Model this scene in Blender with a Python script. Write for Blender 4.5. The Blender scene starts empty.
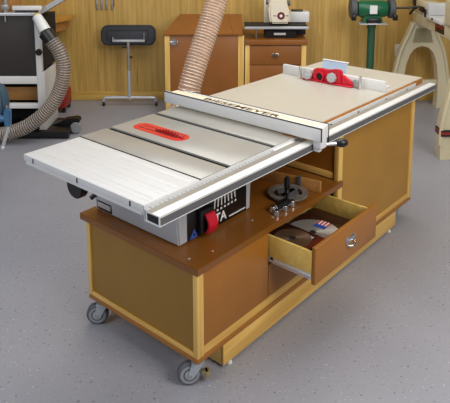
import bpy, bmesh, math, random
from mathutils import Vector, Matrix
random.seed(7)
C = bpy.context.scene.collection
PI = math.pi

# ------------------------------------------------------------------ materials
def lin(c):
    out = []
    for v in c[:3]:
        v = v / 255.0
        out.append(v / 12.92 if v <= 0.04045 else ((v + 0.055) / 1.055) ** 2.4)
    return out + [1.0]

def new_mat(name):
    m = bpy.data.materials.new(name); m.use_nodes = True
    nt = m.node_tree; b = nt.nodes['Principled BSDF']
    return m, nt, b

def plain(name, col, rough=0.5, metal=0.0, var=0.05, scale=9.0, spec=0.5, bump=0.0, coat=0.0):
    m, nt, b = new_mat(name)
    N, L = nt.nodes, nt.links
    tc = N.new('ShaderNodeTexCoord'); no = N.new('ShaderNodeTexNoise')
    no.inputs['Scale'].default_value = scale; no.inputs['Detail'].default_value = 5
    L.new(tc.outputs['Object'], no.inputs['Vector'])
    rp = N.new('ShaderNodeValToRGB')
    c = lin(col)
    rp.color_ramp.elements[0].position = 0.3; rp.color_ramp.elements[1].position = 0.7
    rp.color_ramp.elements[0].color = [x * (1 - var) for x in c[:3]] + [1]
    rp.color_ramp.elements[1].color = [min(1, x * (1 + var)) for x in c[:3]] + [1]
    L.new(no.outputs['Fac'], rp.inputs['Fac']); L.new(rp.outputs['Color'], b.inputs['Base Color'])
    b.inputs['Roughness'].default_value = rough; b.inputs['Metallic'].default_value = metal
    b.inputs['Specular IOR Level'].default_value = spec
    b.inputs['Coat Weight'].default_value = coat
    if bump:
        bp = N.new('ShaderNodeBump'); bp.inputs['Strength'].default_value = bump; bp.inputs['Distance'].default_value = 0.002
        n2 = N.new('ShaderNodeTexNoise'); n2.inputs['Scale'].default_value = 180
        L.new(tc.outputs['Object'], n2.inputs['Vector']); L.new(n2.outputs['Fac'], bp.inputs['Height']); L.new(bp.outputs['Normal'], b.inputs['Normal'])
    return m

def wood(name, c1, c2, axis='X', rough=0.45, scale=14.0, stretch=0.07, contrast=(0.35, 0.65)):
    m, nt, b = new_mat(name)
    N, L = nt.nodes, nt.links
    tc = N.new('ShaderNodeTexCoord'); mp = N.new('ShaderNodeMapping')
    s = {'X': (stretch, 1, 1), 'Y': (1, stretch, 1), 'Z': (1, 1, stretch)}[axis]
    mp.inputs['Scale'].default_value = [scale * q for q in s]
    no = N.new('ShaderNodeTexNoise'); no.inputs['Scale'].default_value = 2.2; no.inputs['Detail'].default_value = 8; no.inputs['Distortion'].default_value = 0.6
    L.new(tc.outputs['Object'], mp.inputs['Vector']); L.new(mp.outputs['Vector'], no.inputs['Vector'])
    rp = N.new('ShaderNodeValToRGB')
    rp.color_ramp.elements[0].position, rp.color_ramp.elements[1].position = contrast
    rp.color_ramp.elements[0].color = lin(c1); rp.color_ramp.elements[1].color = lin(c2)
    L.new(no.outputs['Fac'], rp.inputs['Fac']); L.new(rp.outputs['Color'], b.inputs['Base Color'])
    b.inputs['Roughness'].default_value = rough
    return m

def floor_mat():
    m, nt, b = new_mat('painted_concrete')
    N, L = nt.nodes, nt.links
    tc = N.new('ShaderNodeTexCoord')
    big = N.new('ShaderNodeTexNoise'); big.inputs['Scale'].default_value = 1.3; big.inputs['Detail'].default_value = 6
    L.new(tc.outputs['Object'], big.inputs['Vector'])
    r0 = N.new('ShaderNodeValToRGB')
    r0.color_ramp.elements[0].position = 0.3; r0.color_ramp.elements[1].position = 0.7
    r0.color_ramp.elements[0].color = lin((145, 146, 155)); r0.color_ramp.elements[1].color = lin((157, 157, 165))
    L.new(big.outputs['Fac'], r0.inputs['Fac'])
    col = r0.outputs['Color']
    for sc, lo, hi, c, lum in ((70, 0.67, 0.72, (104, 102, 106), 0), (95, 0.68, 0.73, (196, 195, 198), 1), (38, 0.70, 0.74, (158, 154, 152), 2)):
        v = N.new('ShaderNodeTexNoise'); v.inputs['Scale'].default_value = sc; v.inputs['Detail'].default_value = 1.5
        mp = N.new('ShaderNodeMapping'); mp.inputs['Location'].default_value = (lum * 7.3, lum * 3.1, 0)
        L.new(tc.outputs['Object'], mp.inputs['Vector']); L.new(mp.outputs['Vector'], v.inputs['Vector'])
        r = N.new('ShaderNodeValToRGB'); r.color_ramp.elements[0].position = lo; r.color_ramp.elements[1].position = hi
        L.new(v.outputs['Fac'], r.inputs['Fac'])
        mx = N.new('ShaderNodeMixRGB'); mx.inputs['Color2'].default_value = lin(c)
        L.new(r.outputs['Color'], mx.inputs['Fac']); L.new(col, mx.inputs['Color1']); col = mx.outputs['Color']
    L.new(col, b.inputs['Base Color'])
    b.inputs['Roughness'].default_value = 0.36; b.inputs['Specular IOR Level'].default_value = 0.45
    bp = N.new('ShaderNodeBump'); bp.inputs['Strength'].default_value = 0.12; bp.inputs['Distance'].default_value = 0.004
    n2 = N.new('ShaderNodeTexNoise'); n2.inputs['Scale'].default_value = 40
    L.new(tc.outputs['Object'], n2.inputs['Vector']); L.new(n2.outputs['Fac'], bp.inputs['Height']); L.new(bp.outputs['Normal'], b.inputs['Normal'])
    return m

def wall_mat():
    m, nt, b = new_mat('knotty_wall_paneling')
    N, L = nt.nodes, nt.links
    tc = N.new('ShaderNodeTexCoord')
    mp = N.new('ShaderNodeMapping'); mp.inputs['Scale'].default_value = (22, 22, 1.1)
    L.new(tc.outputs['Object'], mp.inputs['Vector'])
    no = N.new('ShaderNodeTexNoise'); no.inputs['Scale'].default_value = 1.6; no.inputs['Detail'].default_value = 7; no.inputs['Distortion'].default_value = 0.8
    L.new(mp.outputs['Vector'], no.inputs['Vector'])
    rp = N.new('ShaderNodeValToRGB'); rp.color_ramp.elements[0].position = 0.3; rp.color_ramp.elements[1].position = 0.72
    rp.color_ramp.elements[0].color = lin((184, 146, 74)); rp.color_ramp.elements[1].color = lin((214, 177, 100))
    L.new(no.outputs['Fac'], rp.inputs['Fac'])
    # board to board tone and dark grooves between boards
    sx = N.new('ShaderNodeSeparateXYZ'); L.new(tc.outputs['Object'], sx.inputs['Vector'])
    dv = N.new('ShaderNodeMath'); dv.operation = 'DIVIDE'; dv.inputs[1].default_value = 0.205
    L.new(sx.outputs['X'], dv.inputs[0])
    fl = N.new('ShaderNodeMath'); fl.operation = 'FLOOR'; L.new(dv.outputs[0], fl.inputs[0])
    wn = N.new('ShaderNodeTexWhiteNoise'); wn.noise_dimensions = '1D'; L.new(fl.outputs[0], wn.inputs['W'])
    mr = N.new('ShaderNodeMapRange'); mr.inputs['To Min'].default_value = 0.9; mr.inputs['To Max'].default_value = 1.06
    L.new(wn.outputs['Value'], mr.inputs['Value'])
    fr = N.new('ShaderNodeMath'); fr.operation = 'FRACT'; L.new(dv.outputs[0], fr.inputs[0])
    gr = N.new('ShaderNodeMapRange'); gr.inputs['From Min'].default_value = 0.0; gr.inputs['From Max'].default_value = 0.05
    gr.inputs['To Min'].default_value = 0.78; gr.inputs['To Max'].default_value = 1.0
    L.new(fr.outputs[0], gr.inputs['Value'])
    mu = N.new('ShaderNodeMath'); mu.operation = 'MULTIPLY'; L.new(mr.outputs[0], mu.inputs[0]); L.new(gr.outputs[0], mu.inputs[1])
    mx = N.new('ShaderNodeMixRGB'); mx.blend_type = 'MULTIPLY'; mx.inputs['Fac'].default_value = 1
    L.new(rp.outputs['Color'], mx.inputs['Color1']); L.new(mu.outputs[0], mx.inputs['Color2'])
    L.new(mx.outputs['Color'], b.inputs['Base Color'])
    b.inputs['Roughness'].default_value = 0.42
    return m

def hose_mat(name, col, clear):
    m, nt, b = new_mat(name)
    N, L = nt.nodes, nt.links
    b.inputs['Base Color'].default_value = lin(col); b.inputs['Roughness'].default_value = 0.22
    b.inputs['Coat Weight'].default_value = 0.4
    tr = N.new('ShaderNodeBsdfTransparent'); tr.inputs['Color'].default_value = lin((240, 225, 210))
    tc = N.new('ShaderNodeTexCoord'); no = N.new('ShaderNodeTexNoise'); no.inputs['Scale'].default_value = 30
    L.new(tc.outputs['Object'], no.inputs['Vector'])
    mr = N.new('ShaderNodeMapRange'); mr.inputs['To Min'].default_value = clear * 0.7; mr.inputs['To Max'].default_value = clear * 1.3
    L.new(no.outputs['Fac'], mr.inputs['Value'])
    mx = N.new('ShaderNodeMixShader'); L.new(mr.outputs[0], mx.inputs['Fac'])
    L.new(b.outputs['BSDF'], mx.inputs[1]); L.new(tr.outputs['BSDF'], mx.inputs[2])
    L.new(mx.outputs['Shader'], N['Material Output'].inputs['Surface'])
    return m

def brushed(name, col):
    m, nt, b = new_mat(name)
    b.inputs['Base Color'].default_value = lin(col); b.inputs['Metallic'].default_value = 0.75
    b.inputs['Roughness'].default_value = 0.40; b.inputs['Anisotropic'].default_value = 0.8
    tg = nt.nodes.new('ShaderNodeTangent'); tg.direction_type = 'RADIAL'; tg.axis = 'Z'
    nt.links.new(tg.outputs['Tangent'], b.inputs['Tangent'])
    return m

M = dict(
    floor=floor_mat(), wall=wall_mat(),
    base=wood('baseboard_pine', (188, 148, 66), (214, 176, 92), 'X'),
    maple_x=wood('maple_along', (206, 160, 78), (228, 186, 104), 'X'),
    maple_y=wood('maple_across', (206, 160, 78), (228, 186, 104), 'Y'),
    maple_z=wood('maple_upright', (206, 162, 80), (232, 194, 114), 'Z'),
    drawer_wood=wood('drawer_maple', (208, 172, 84), (226, 194, 108), 'X', scale=8),
    olive=plain('tempered_hardboard_olive', (144, 105, 34), 0.4, var=0.06, scale=5),
    ochre=plain('tempered_hardboard_ochre', (168, 122, 40), 0.42, var=0.07, scale=4),
    brown=plain('tempered_hardboard_brown', (156, 100, 34), 0.38, var=0.07, scale=5),
    counter=plain('brown_hardboard_top', (126, 77, 26), 0.3, var=0.08, scale=4),
    bg_brown=plain('cabinet_brown', (140, 85, 32), 0.42, var=0.08, scale=6),
    edge=wood('wood_edging', (168, 104, 40), (196, 130, 58), 'X'),
    gap_shade=plain('gap_shade', (20, 16, 12), 0.8),  # near-black colour stands in for shade in gaps and inside the cabinet
    laminate=plain('cream_laminate', (188, 183, 171), 0.3, var=0.02),
    iron_dark=plain('grey_cast_iron', (136, 134, 128), 0.35, metal=0.4, var=0.15, scale=40),
    rail_tan=plain('rail_strip_tan', (150, 144, 134), 0.4, metal=0.2, var=0.03),
    iron=plain('machined_iron', (168, 166, 160), 0.30, metal=0.25, var=0.06, scale=6),
    wing=plain('white_wing_paint', (206, 206, 206), 0.38, var=0.02),
    white=plain('white_paint', (222, 222, 221), 0.35, var=0.02),
    alu=plain('aluminium', (200, 202, 206), 0.3, metal=0.45, var=0.03),
    rail_shade=plain('rail_face_shade', (106, 106, 109), 0.4, metal=0.3, var=0.05),  # grey paints in the shade on the white rail's front face
    saw_grey=plain('saw_body_grey', (176, 178, 184), 0.4, var=0.02),
    black=plain('black_plastic', (18, 18, 20), 0.35, var=0.1),
    black_matte=plain('black_matte', (26, 25, 25), 0.75, var=0.1),
    red=plain('red_plastic', (200, 20, 44), 0.35, var=0.04),
    insert=plain('red_insert', (198, 34, 22), 0.35, var=0.05),
    insert_dark=plain('red_guard', (160, 26, 22), 0.35, var=0.08),
    white_print=plain('white_print', (236, 236, 236), 0.5, var=0.01),
    blue_print=plain('blue_print', (52, 84, 170), 0.45, var=0.02),
    black_print=plain('black_print', (30, 28, 26), 0.5, var=0.01),
    chrome=plain('chrome', (214, 214, 216), 0.16, metal=1.0, var=0.02),
    steel=plain('bare_steel', (168, 166, 162), 0.34, metal=0.5, var=0.06, scale=20),
    zinc=plain('zinc', (178, 184, 192), 0.35, metal=0.4, var=0.06),
    rubber=plain('grey_rubber', (140, 144, 150), 0.6, var=0.05),
    rubber_dark=plain('dark_rubber', (84, 87, 92), 0.6, var=0.05),
    cream=plain('cream_fence', (240, 226, 196), 0.45, var=0.02),
    cream_iron=plain('cream_enamel', (214, 204, 172), 0.42, var=0.05, scale=4),
    cream_shade=plain('cream_enamel_shade', (158, 146, 112), 0.5, var=0.05, scale=4),  # darker copy of the cream enamel, recess shade put into the colour
    green=plain('green_enamel', (26, 100, 66), 0.32, var=0.06),
    green_dark=plain('dark_green_enamel', (44, 88, 64), 0.4, var=0.08),
    charcoal=plain('charcoal_panel', (50, 45, 42), 0.55, var=0.05),
    pad=plain('grey_padding', (56, 58, 64), 0.7, var=0.12, scale=40, bump=0.4),
    blue=plain('blue_enamel', (62, 104, 142), 0.4, var=0.1),
    blue_dark=plain('dark_blue_enamel', (52, 80, 100), 0.5, var=0.15),
    plastic_clear=plain('pale_blue_plastic', (182, 204, 226), 0.2, var=0.03),
    card=plain('dark_card', (54, 26, 20), 0.3, var=0.25, scale=30),
    card_red=plain('red_card', (104, 36, 24), 0.35, var=0.2, scale=24),
    blade=brushed('saw_blade_steel', (226, 223, 216)), blade_dark=brushed('bronzed_blade', (150, 122, 98)),
    slot_black=plain('slot_black', (8, 8, 8), 0.7, spec=0.1),
    hose=hose_mat('clear_hose', (226, 202, 182), 0.58),
    hose_dark=hose_mat('smoky_clear_hose', (140, 132, 124), 0.5),
    wire=plain('hose_wire', (246, 230, 212), 0.2, metal=0.4),
    wire_dark=plain('hose_wire_dark', (208, 202, 194), 0.2, metal=0.1),
    bench_wood=wood('bench_pine', (184, 132, 52), (206, 156, 70), 'X'),
    board=wood('tan_board', (160, 110, 56), (184, 132, 72), 'X'),
    red_box=plain('red_enamel', (150, 34, 28), 0.4),
    badge=plain('maroon_badge', (110, 30, 30), 0.4),
    machine_white=plain('ivory_enamel', (232, 222, 200), 0.35, var=0.02),
    brake=plain('brass_lever', (180, 160, 110), 0.4, metal=0.6),
    yellow=plain('yellow_plastic', (200, 170, 40), 0.5),
)

# ------------------------------------------------------------------ mesh helpers
class MB:
    def __init__(s): s.bm = bmesh.new()
    def _add(s, tmp, mat=None):
        if mat is not None: bmesh.ops.transform(tmp, matrix=mat, verts=tmp.verts)
        me = bpy.data.meshes.new('tmp'); tmp.to_mesh(me); tmp.free(); s.bm.from_mesh(me); bpy.data.meshes.remove(me)
        return s
    def box(s, x0, x1, y0, y1, z0, z1, bev=0.0, mat=None, seg=2):
        t = bmesh.new(); bmesh.ops.create_cube(t, size=1)
        bmesh.ops.scale(t, vec=(x1 - x0, y1 - y0, z1 - z0), verts=t.verts)
        bmesh.ops.translate(t, vec=((x0 + x1) / 2, (y0 + y1) / 2, (z0 + z1) / 2), verts=t.verts)
        if bev: bmesh.ops.bevel(t, geom=list(t.edges), offset=bev, segments=seg, affect='EDGES', profile=0.5)
        return s._add(t, mat)
    def cyl(s, p0, p1, r0, r1=None, seg=24, bev=0.0):
        r1 = r0 if r1 is None else r1
        p0, p1 = Vector(p0), Vector(p1); d = p1 - p0
        t = bmesh.new(); bmesh.ops.create_cone(t, cap_ends=True, segments=seg, radius1=r0, radius2=r1, depth=d.length)
        if bev:
            es = [e for e in t.edges if len(e.link_faces) == 2 and any(len(f.verts) > 4 for f in e.link_faces)]
            bmesh.ops.bevel(t, geom=es, offset=bev, segments=2, affect='EDGES')
        q = Vector((0, 0, 1)).rotation_difference(d.normalized()).to_matrix().to_4x4()
        return s._add(t, Matrix.Translation((p0 + p1) / 2) @ q)
    def tube(s, pts, r, seg=10, caps=True):
        pts = [Vector(p) for p in pts]; n = len(pts)
        rs = r if isinstance(r, (list, tuple)) else [r] * n
        t = bmesh.new(); rings = []
        up = None
        for i, p in enumerate(pts):
            d = (pts[min(i + 1, n - 1)] - pts[max(i - 1, 0)]).normalized()
            if up is None:
                up = Vector((0, 0, 1)) if abs(d.z) < 0.9 else Vector((1, 0, 0))
            a = d.cross(up).normalized(); b = a.cross(d).normalized(); up = b
            rings.append([t.verts.new(p + (a * math.cos(2 * PI * k / seg) + b * math.sin(2 * PI * k / seg)) * rs[i]) for k in range(seg)])
        for i in range(n - 1):
            for k in range(seg):
                t.faces.new((rings[i][k], rings[i][(k + 1) % seg], rings[i + 1][(k + 1) % seg], rings[i + 1][k]))
        if caps:
            t.faces.new(rings[0][::-1]); t.faces.new(rings[-1])
        bmesh.ops.recalc_face_normals(t, faces=t.faces)
        return s._add(t)
    def prism(s, poly, a, b, axis='Y', bev=0.0, mat=None):
        # polygon in the plane across axis, extruded from a to b; (x,z) for Y, (y,z) for X, (x,y) for Z
        t = bmesh.new()
        def P(p, k): return {'Y': (p[0], k, p[1]), 'X': (k, p[0], p[1]), 'Z': (p[0], p[1], k)}[axis]
        f0 = [t.verts.new(P(p, a)) for p in poly]; f1 = [t.verts.new(P(p, b)) for p in poly]
        t.faces.new(f0); t.faces.new(f1)
        n = len(poly)
        for i in range(n): t.faces.new((f0[i], f0[(i + 1) % n], f1[(i + 1) % n], f1[i]))
        bmesh.ops.recalc_face_normals(t, faces=t.faces)
        if bev: bmesh.ops.bevel(t, geom=list(t.edges), offset=bev, segments=2, affect='EDGES')
        return s._add(t, mat)
    def lathe(s, prof, origin=(0, 0, 0), axis=(0, 0, 1), seg=28):
        t = bmesh.new(); rings = []
        for r, z in prof:
            rings.append([t.verts.new((max(r, 1e-5) * math.cos(2 * PI * k / seg), max(r, 1e-5) * math.sin(2 * PI * k / seg), z)) for k in range(seg)])
        for i in range(len(rings) - 1):
            for k in range(seg): t.faces.new((rings[i][k], rings[i][(k + 1) % seg], rings[i + 1][(k + 1) % seg], rings[i + 1][k]))
        t.faces.new(rings[0][::-1]); t.faces.new(rings[-1])
        bmesh.ops.recalc_face_normals(t, faces=t.faces)
        q = Vector((0, 0, 1)).rotation_difference(Vector(axis).normalized()).to_matrix().to_4x4()
        return s._add(t, Matrix.Translation(origin) @ q)
    def build(s, name, m, parent=None, smooth=True):
        me = bpy.data.meshes.new(name); s.bm.normal_update(); s.bm.to_mesh(me); s.bm.free()
        if smooth:
            for p in me.polygons: p.use_smooth = True
            me.set_sharp_from_angle(angle=math.radians(32))
        me.materials.append(M[m] if isinstance(m, str) else m)
        o = bpy.data.objects.new(name, me); C.objects.link(o)
        if parent: o.parent = parent
        return o

def tag(o, label=None, cat=None, group=None, kind=None):
    for k, v in (('label', label), ('category', cat), ('group', group), ('kind', kind)):
        if v: o[k] = v
    return o

def empty(name, loc, label, cat, rz=0.0, group=None):
    o = bpy.data.objects.new(name, None); C.objects.link(o)
    o.location = loc; o.rotation_euler = (0, 0, rz); o.empty_display_size = 0.1
    return tag(o, label, cat, group)

def text(name, body, size, origin, xdir, ydir, m, parent, ext=0.0006, align='LEFT', bold=0.0, width=None):
    cu = bpy.data.curves.new('txt', 'FONT'); cu.body = body; cu.size = size; cu.extrude = ext; cu.align_x = align; cu.offset = bold
    to = bpy.data.objects.new('txt', cu); C.objects.link(to)
    bpy.context.view_layer.update()
    me = bpy.data.meshes.new_from_object(to.evaluated_get(bpy.context.evaluated_depsgraph_get()))
    bpy.data.objects.remove(to)
    x = Vector(xdir).normalized(); y = Vector(ydir).normalized(); z = x.cross(y)
    mt = Matrix(((x.x, y.x, z.x, origin[0]), (x.y, y.y, z.y, origin[1]), (x.z, y.z, z.z, origin[2]), (0, 0, 0, 1)))
    if width:
        xs = [v.co.x for v in me.vertices]; me.transform(Matrix.Diagonal((width / (max(xs) - min(xs)), 1, 1, 1)))
    me.transform(mt); me.name = name; me.materials.clear(); me.materials.append(M[m])
    o = bpy.data.objects.new(name, me); C.objects.link(o); o.parent = parent
    return o

def smooth_path(pts, n=12):
    pts = [Vector(p) for p in pts]; out = []
    for i in range(len(pts) - 1):
        p0 = pts[max(i - 1, 0)]; p1 = pts[i]; p2 = pts[i + 1]; p3 = pts[min(i + 2, len(pts) - 1)]
        for k in range(n):
            t = k / n
            out.append(0.5 * ((2 * p1) + (-p0 + p2) * t + (2 * p0 - 5 * p1 + 4 * p2 - p3) * t * t + (-p0 + 3 * p1 - 3 * p2 + p3) * t ** 3))
    out.append(pts[-1]); return out

def resample(pts, step):
    out = [pts[0]]; acc = 0
    for a, b in zip(pts, pts[1:]):
        d = (b - a).length; t = step - acc
        while t <= d:
            out.append(a + (b - a) * (t / d)); t += step
        acc = (acc + d) % step if d else acc
    return out

def hose(parent, pts, r, pitch, mh, mw, wr=.002):
    path = resample(smooth_path(pts, 16), pitch / 4)
    rs = [r * (1.0 + 0.045 * math.sin(2 * PI * i / 4)) for i in range(len(path))]
    MB().tube(path, rs, 24, caps=False).build('hose_wall', mh, parent)
    # reinforcing wire wound round the wall
    hp = []; up = None; n = len(path)
    fine = resample(path, pitch / 14)
    for i, p in enumerate(fine):
        d = (fine[min(i + 1, len(fine) - 1)] - fine[max(i - 1, 0)]).normalized()
        if up is None: up = Vector((0, 1, 0)) if abs(d.y) < 0.9 else Vector((1, 0, 0))
        a = d.cross(up).normalized(); b = a.cross(d).normalized(); up = b
        w = 2 * PI * i / 14
        hp.append(p + (a * math.cos(w) + b * math.sin(w)) * r * 1.04)
    MB().tube(hp, wr, 6).build('wire_helix', mw, parent)

# ------------------------------------------------------------------ room
WALL_Y = 4.07
b = MB().box(-6, 6, -6, WALL_Y + 0.1, -0.1, 0); tag(b.build('floor', 'floor', smooth=False), kind='structure')
b = MB().box(-6, 6, WALL_Y, WALL_Y + 0.1, 0, 3.0); tag(b.build('wall_back', 'wall', smooth=False), kind='structure')
b = MB().box(-6, 6, WALL_Y - 0.018, WALL_Y, 0, 0.09, 0.003); tag(b.build('baseboard_back', 'base'), kind='structure')

# ------------------------------------------------------------------ mobile workbench
TH = 0.8655
W, LB = 0.674, 1.91
wb = empty('mobile_workbench', (0, 0, 0), 'long brown and maple rolling workbench with open drawer, carrying the table saw', 'workbench', TH)
MB().box(0, LB, 0, W, .110, .132, .003).build('base_plate', 'brown', wb)
pl = MB().box(.156, 1.724, .006, .02, .012, .1095, .001).box(.156, 1.724, .58, .595, .012, .1095, .001)
pl.build('plinth_board', 'maple_x', wb)
MB().box(.156, .174, .0205, .5795, .012, .1095, .001).build('plinth_end', 'maple_y', wb)
MB().box(1.706, 1.724, .0205, .5795, .012, .1095, .001).build('plinth_end', 'maple_y', wb)
for u, v in ((1.65, .012), (.2, .012), (1.65, .588), (.2, .588)):
    MB().cyl((u, v, 0), (u, v, .012), .012, .009).build('glide', 'white', wb)
# near cabinet carcass
ZC0, ZC1 = .491, .521
for v0, v1 in ((0, .0235), (W - .0235, W)):
    MB().box(0, .0355, v0, v1, .132, ZC0, .002).build('corner_post', 'maple_z', wb)
MB().box(.001, .02, .0235, W - .0235, .132, .150, .001).build('end_rail', 'maple_y', wb)
MB().box(.001, .02, .0235, W - .0235, .478, ZC0, .001).build('end_rail', 'maple_y', wb)
MB().box(.008, .018, .0235, W - .0235, .150, .478).build('end_panel', 'olive', wb)
MB().box(.0355, 1.02, .004, .03, .132, .170, .0015).build('front_rail', 'maple_x', wb)
MB().box(.0355, 1.02, W - .02, W - .004, .132, ZC0).build('back_panel', 'brown', wb)
MB().box(.0365, .4465, .002, .02, .171, ZC0 - .001, .001).build('door', 'brown', wb)
MB().box(.4538, .98, .004, .022, .171, .322, .001).build('lower_panel', 'brown', wb)
MB().box(.4468, .4535, .008, .5, .171, ZC0 - .001).build('divider', 'gap_shade', wb)  # near-black, so the shade in the door gap is in its colour
MB().box(.0365, 1.0, .60, .61, .171, ZC0).build('cabinet_inside_shade', 'gap_shade', wb)  # near-black sheet painting the dark of the cabinet interior
# countertop with the small lip past the tall post
poly = [(-.019, -.019), (1.039, -.019), (1.039, -.001), (1.018, -.001), (1.018, W + .019), (-.019, W + .019)]
MB().prism(poly, ZC0 + .0005, ZC1, 'Z', .002).build('countertop', 'counter', wb)
for u, v in ((.02, .06), (.12, .03), (.42, .07), (.50, .02)):
    MB().cyl((u, v, ZC1), (u, v, ZC1 + .0012), .006, .005, 12).build('screw_head', 'steel', wb)
# tall cabinet
U0, ZT = 1.02, .832
MB().box(U0, U0 + .042, 0, .026, .132, ZT, .002).build('tall_post', 'maple_z', wb)
MB().box(LB - .04, LB, 0, .026, .132, ZT, .002).build('tall_post', 'maple_z', wb)
MB().box(U0, U0 + .042, W - .026, W, .132, ZT, .002).build('tall_post', 'maple_z', wb)
MB().box(LB - .04, LB, W - .026, W, .132, ZT, .002).build('tall_post', 'maple_z', wb)
MB().box(U0 + .042, LB - .04, .004, .024, .132, .161, .0015).build('tall_bottom_rail', 'maple_x', wb)
MB().box(U0 + .042, LB - .04, .004, .024, .80, ZT, .0015).build('tall_top_rail', 'maple_x', wb)
MB().box(U0 + .042, LB - .04, .008, .02, .161, .80).build('tall_front_panel', 'ochre', wb)
MB().box(U0 + .01, U0 + .02, .034, W - .03, .555, ZT).build('tall_side_panel', 'brown', wb)
MB().box(U0 + .004, U0 + .024, .034, W - .03, ZC1 + .001, .555, .0015).build('tall_side_rail', 'maple_y', wb)
MB().box(U0 + .012, U0 + .02, .026, .034, ZC1, ZT).build('tall_side_shade', 'gap_shade', wb)  # dark strip painted as the shadow between post and side panel
MB().box(LB - .022, LB - .008, .026, W - .026, .132, ZT).build('tall_end_panel', 'ochre', wb)
MB().box(U0 + .042, LB - .04, W - .02, W - .008, .132, ZT).build('tall_back_panel', 'ochre', wb)
# extension tabletop: edging and laminate
MB().box(.645, 1.942, -.024, W + .004, ZT, .8770, .001).build('tabletop_edging', 'edge', wb)
MB().box(.647, 1.940, -.021, W + .001, .8770, .8806).build('tabletop_laminate', 'laminate', wb)
# drawer: box, front, slides, pull
dr = MB().box(.455, .986, -.229, -.211, .318, .480, .0015).build('drawer_front', 'brown', wb)
MB().box(.4545, .4665, -.2105, .36, .362, .459, .001).build('drawer_side', 'drawer_wood', wb)
MB().box(.9595, .9715, -.2105, .36, .362, .459, .001).build('drawer_side', 'drawer_wood', wb)
MB().box(.467, .959, .348, .36, .362, .459, .001).build('drawer_back', 'drawer_wood', wb)
MB().box(.467, .959, -.2105, .348, .3625, .368).build('drawer_bottom', 'drawer_wood', wb)
for u0, u1 in ((.4525, .4545), (.9715, .9735)):
    sl = MB().box(u0, u1 + .008, -.21, .33, .337, .3615, .001)
    sl.box(u0 - .003, u0 + .001, -.21, .30, .345, .354)
    sl.build('drawer_slide', 'alu', wb)
    MB().cyl((u0 - .002, -.012, .352), (u0 + .002, -.012, .352), .011, None, 16).build('slide_roller', 'black', wb)
pu = MB().box(.700, .782, -.2305, -.229, .396, .424, .0005).box(.704, .778, -.2345, -.2305, .400, .419, .0015)
arc = []
for k in range(9):
    a = PI * k / 8
    arc.append((.741 - .030 * math.cos(a), -.231 - .022 * math.sin(a), .388))
pu.tube(arc, .0042, 8)
for du in (-.030, .030):
    pu.box(.741 + du - .005, .741 + du + .005, -.236, -.229, .382, .4, .001)
pu.build('drawer_pull', 'chrome', dr)
# casters
def caster(su, sv, wu, wv, ang, brake=False):
    # stem at (su, sv), wheel trailing at (wu, wv), axle along ang
    RW = .0485
    ax = Vector((math.cos(ang), math.sin(ang), 0)); fw = Vector((-math.sin(ang), math.cos(ang), 0))
    c = Vector((wu, wv, RW + .0005))
    off = Vector((su - wu, sv - wv, 0)); tf = off.dot(fw); ta = off.dot(ax)
    Rm = Matrix.Translation((wu, wv, 0)) @ Matrix.Rotation(ang, 4, 'Z')
    fk = MB()
    for sgn in (-1, 1):
        fk.prism([(-.013, .038), (.013, .038), (tf + .024, .1005), (tf - .024, .1005)], sgn * .0225 - .002, sgn * .0225 + .002, 'X', 0, Rm)
    fk.box(min(-.0245, ta - .02), max(.0245, ta + .02), tf - .026, tf + .026, .0985, .1025, .001, Rm)
    Rs = Matrix.Translation((su, sv, 0))
    fk.box(-.036, .036, -.038, .038, .1055, .1098, .001, Rs).cyl((su, sv, .1015), (su, sv, .106), .024)
    fo = fk.build('caster', 'zinc', wb)
    MB().lathe([(.030, -.016), (.043, -.016), (RW, -.010), (RW, .010), (.043, .016), (.030, .016)], c, ax).build('tyre', 'rubber_dark', fo)
    MB().lathe([(.038, -.0166), (.038, .0166)], c, ax).build('wheel', 'rubber', fo)
    MB().lathe([(.026, -.0172), (.026, .0172)], c, ax).build('wheel_disc', 'rubber_dark', fo)
    MB().lathe([(.020, -.019), (.020, .019)], c, ax).build('hub', 'zinc', fo)
    MB().lathe([(.008, -.027), (.008, .027)], c, ax).build('axle', 'chrome', fo)
    if brake:
        MB().box(-.012, .012, .046, .072, .044, .050, .001, Rm).box(-.016, .016, .060, .078, .026, .050, .002, Rm).build('brake_lever', 'brake', fo)
AX = -PI / 2 - TH
caster(.045, .048, .009, .054, AX + .18, True)
caster(.045, W - .045, .010, W - .046, AX + .05)
caster(1.862, .050, 1.850, .075, AX + 1.0)
caster(1.862, W - .050, 1.850, W - .07, AX + .9)

# ------------------------------------------------------------------ table saw
ts = empty('table_saw', (0, 0, 0), 'table saw with grey iron top, white wing and red switch on the workbench counter', 'table saw', TH)
ts.location = (0, 0, ZC1)
Z = lambda z: z - ZC1
VF, VB = -.0407, .663
ZW = .8806
# grey body
bd = MB().prism([(.052, Z(.5235)), (.50, Z(.5235)), (.515, Z(.842)), (.02, Z(.842))], .1445, .667, 'Y', .006)
bd.build('saw_cabinet', 'saw_grey', ts)
for u in (.08, .45):
    for v in (.18, .63): MB().cyl((u, v, .0006), (u, v, .004), .015, None, 14).build('saw_foot', 'black', ts)
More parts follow.
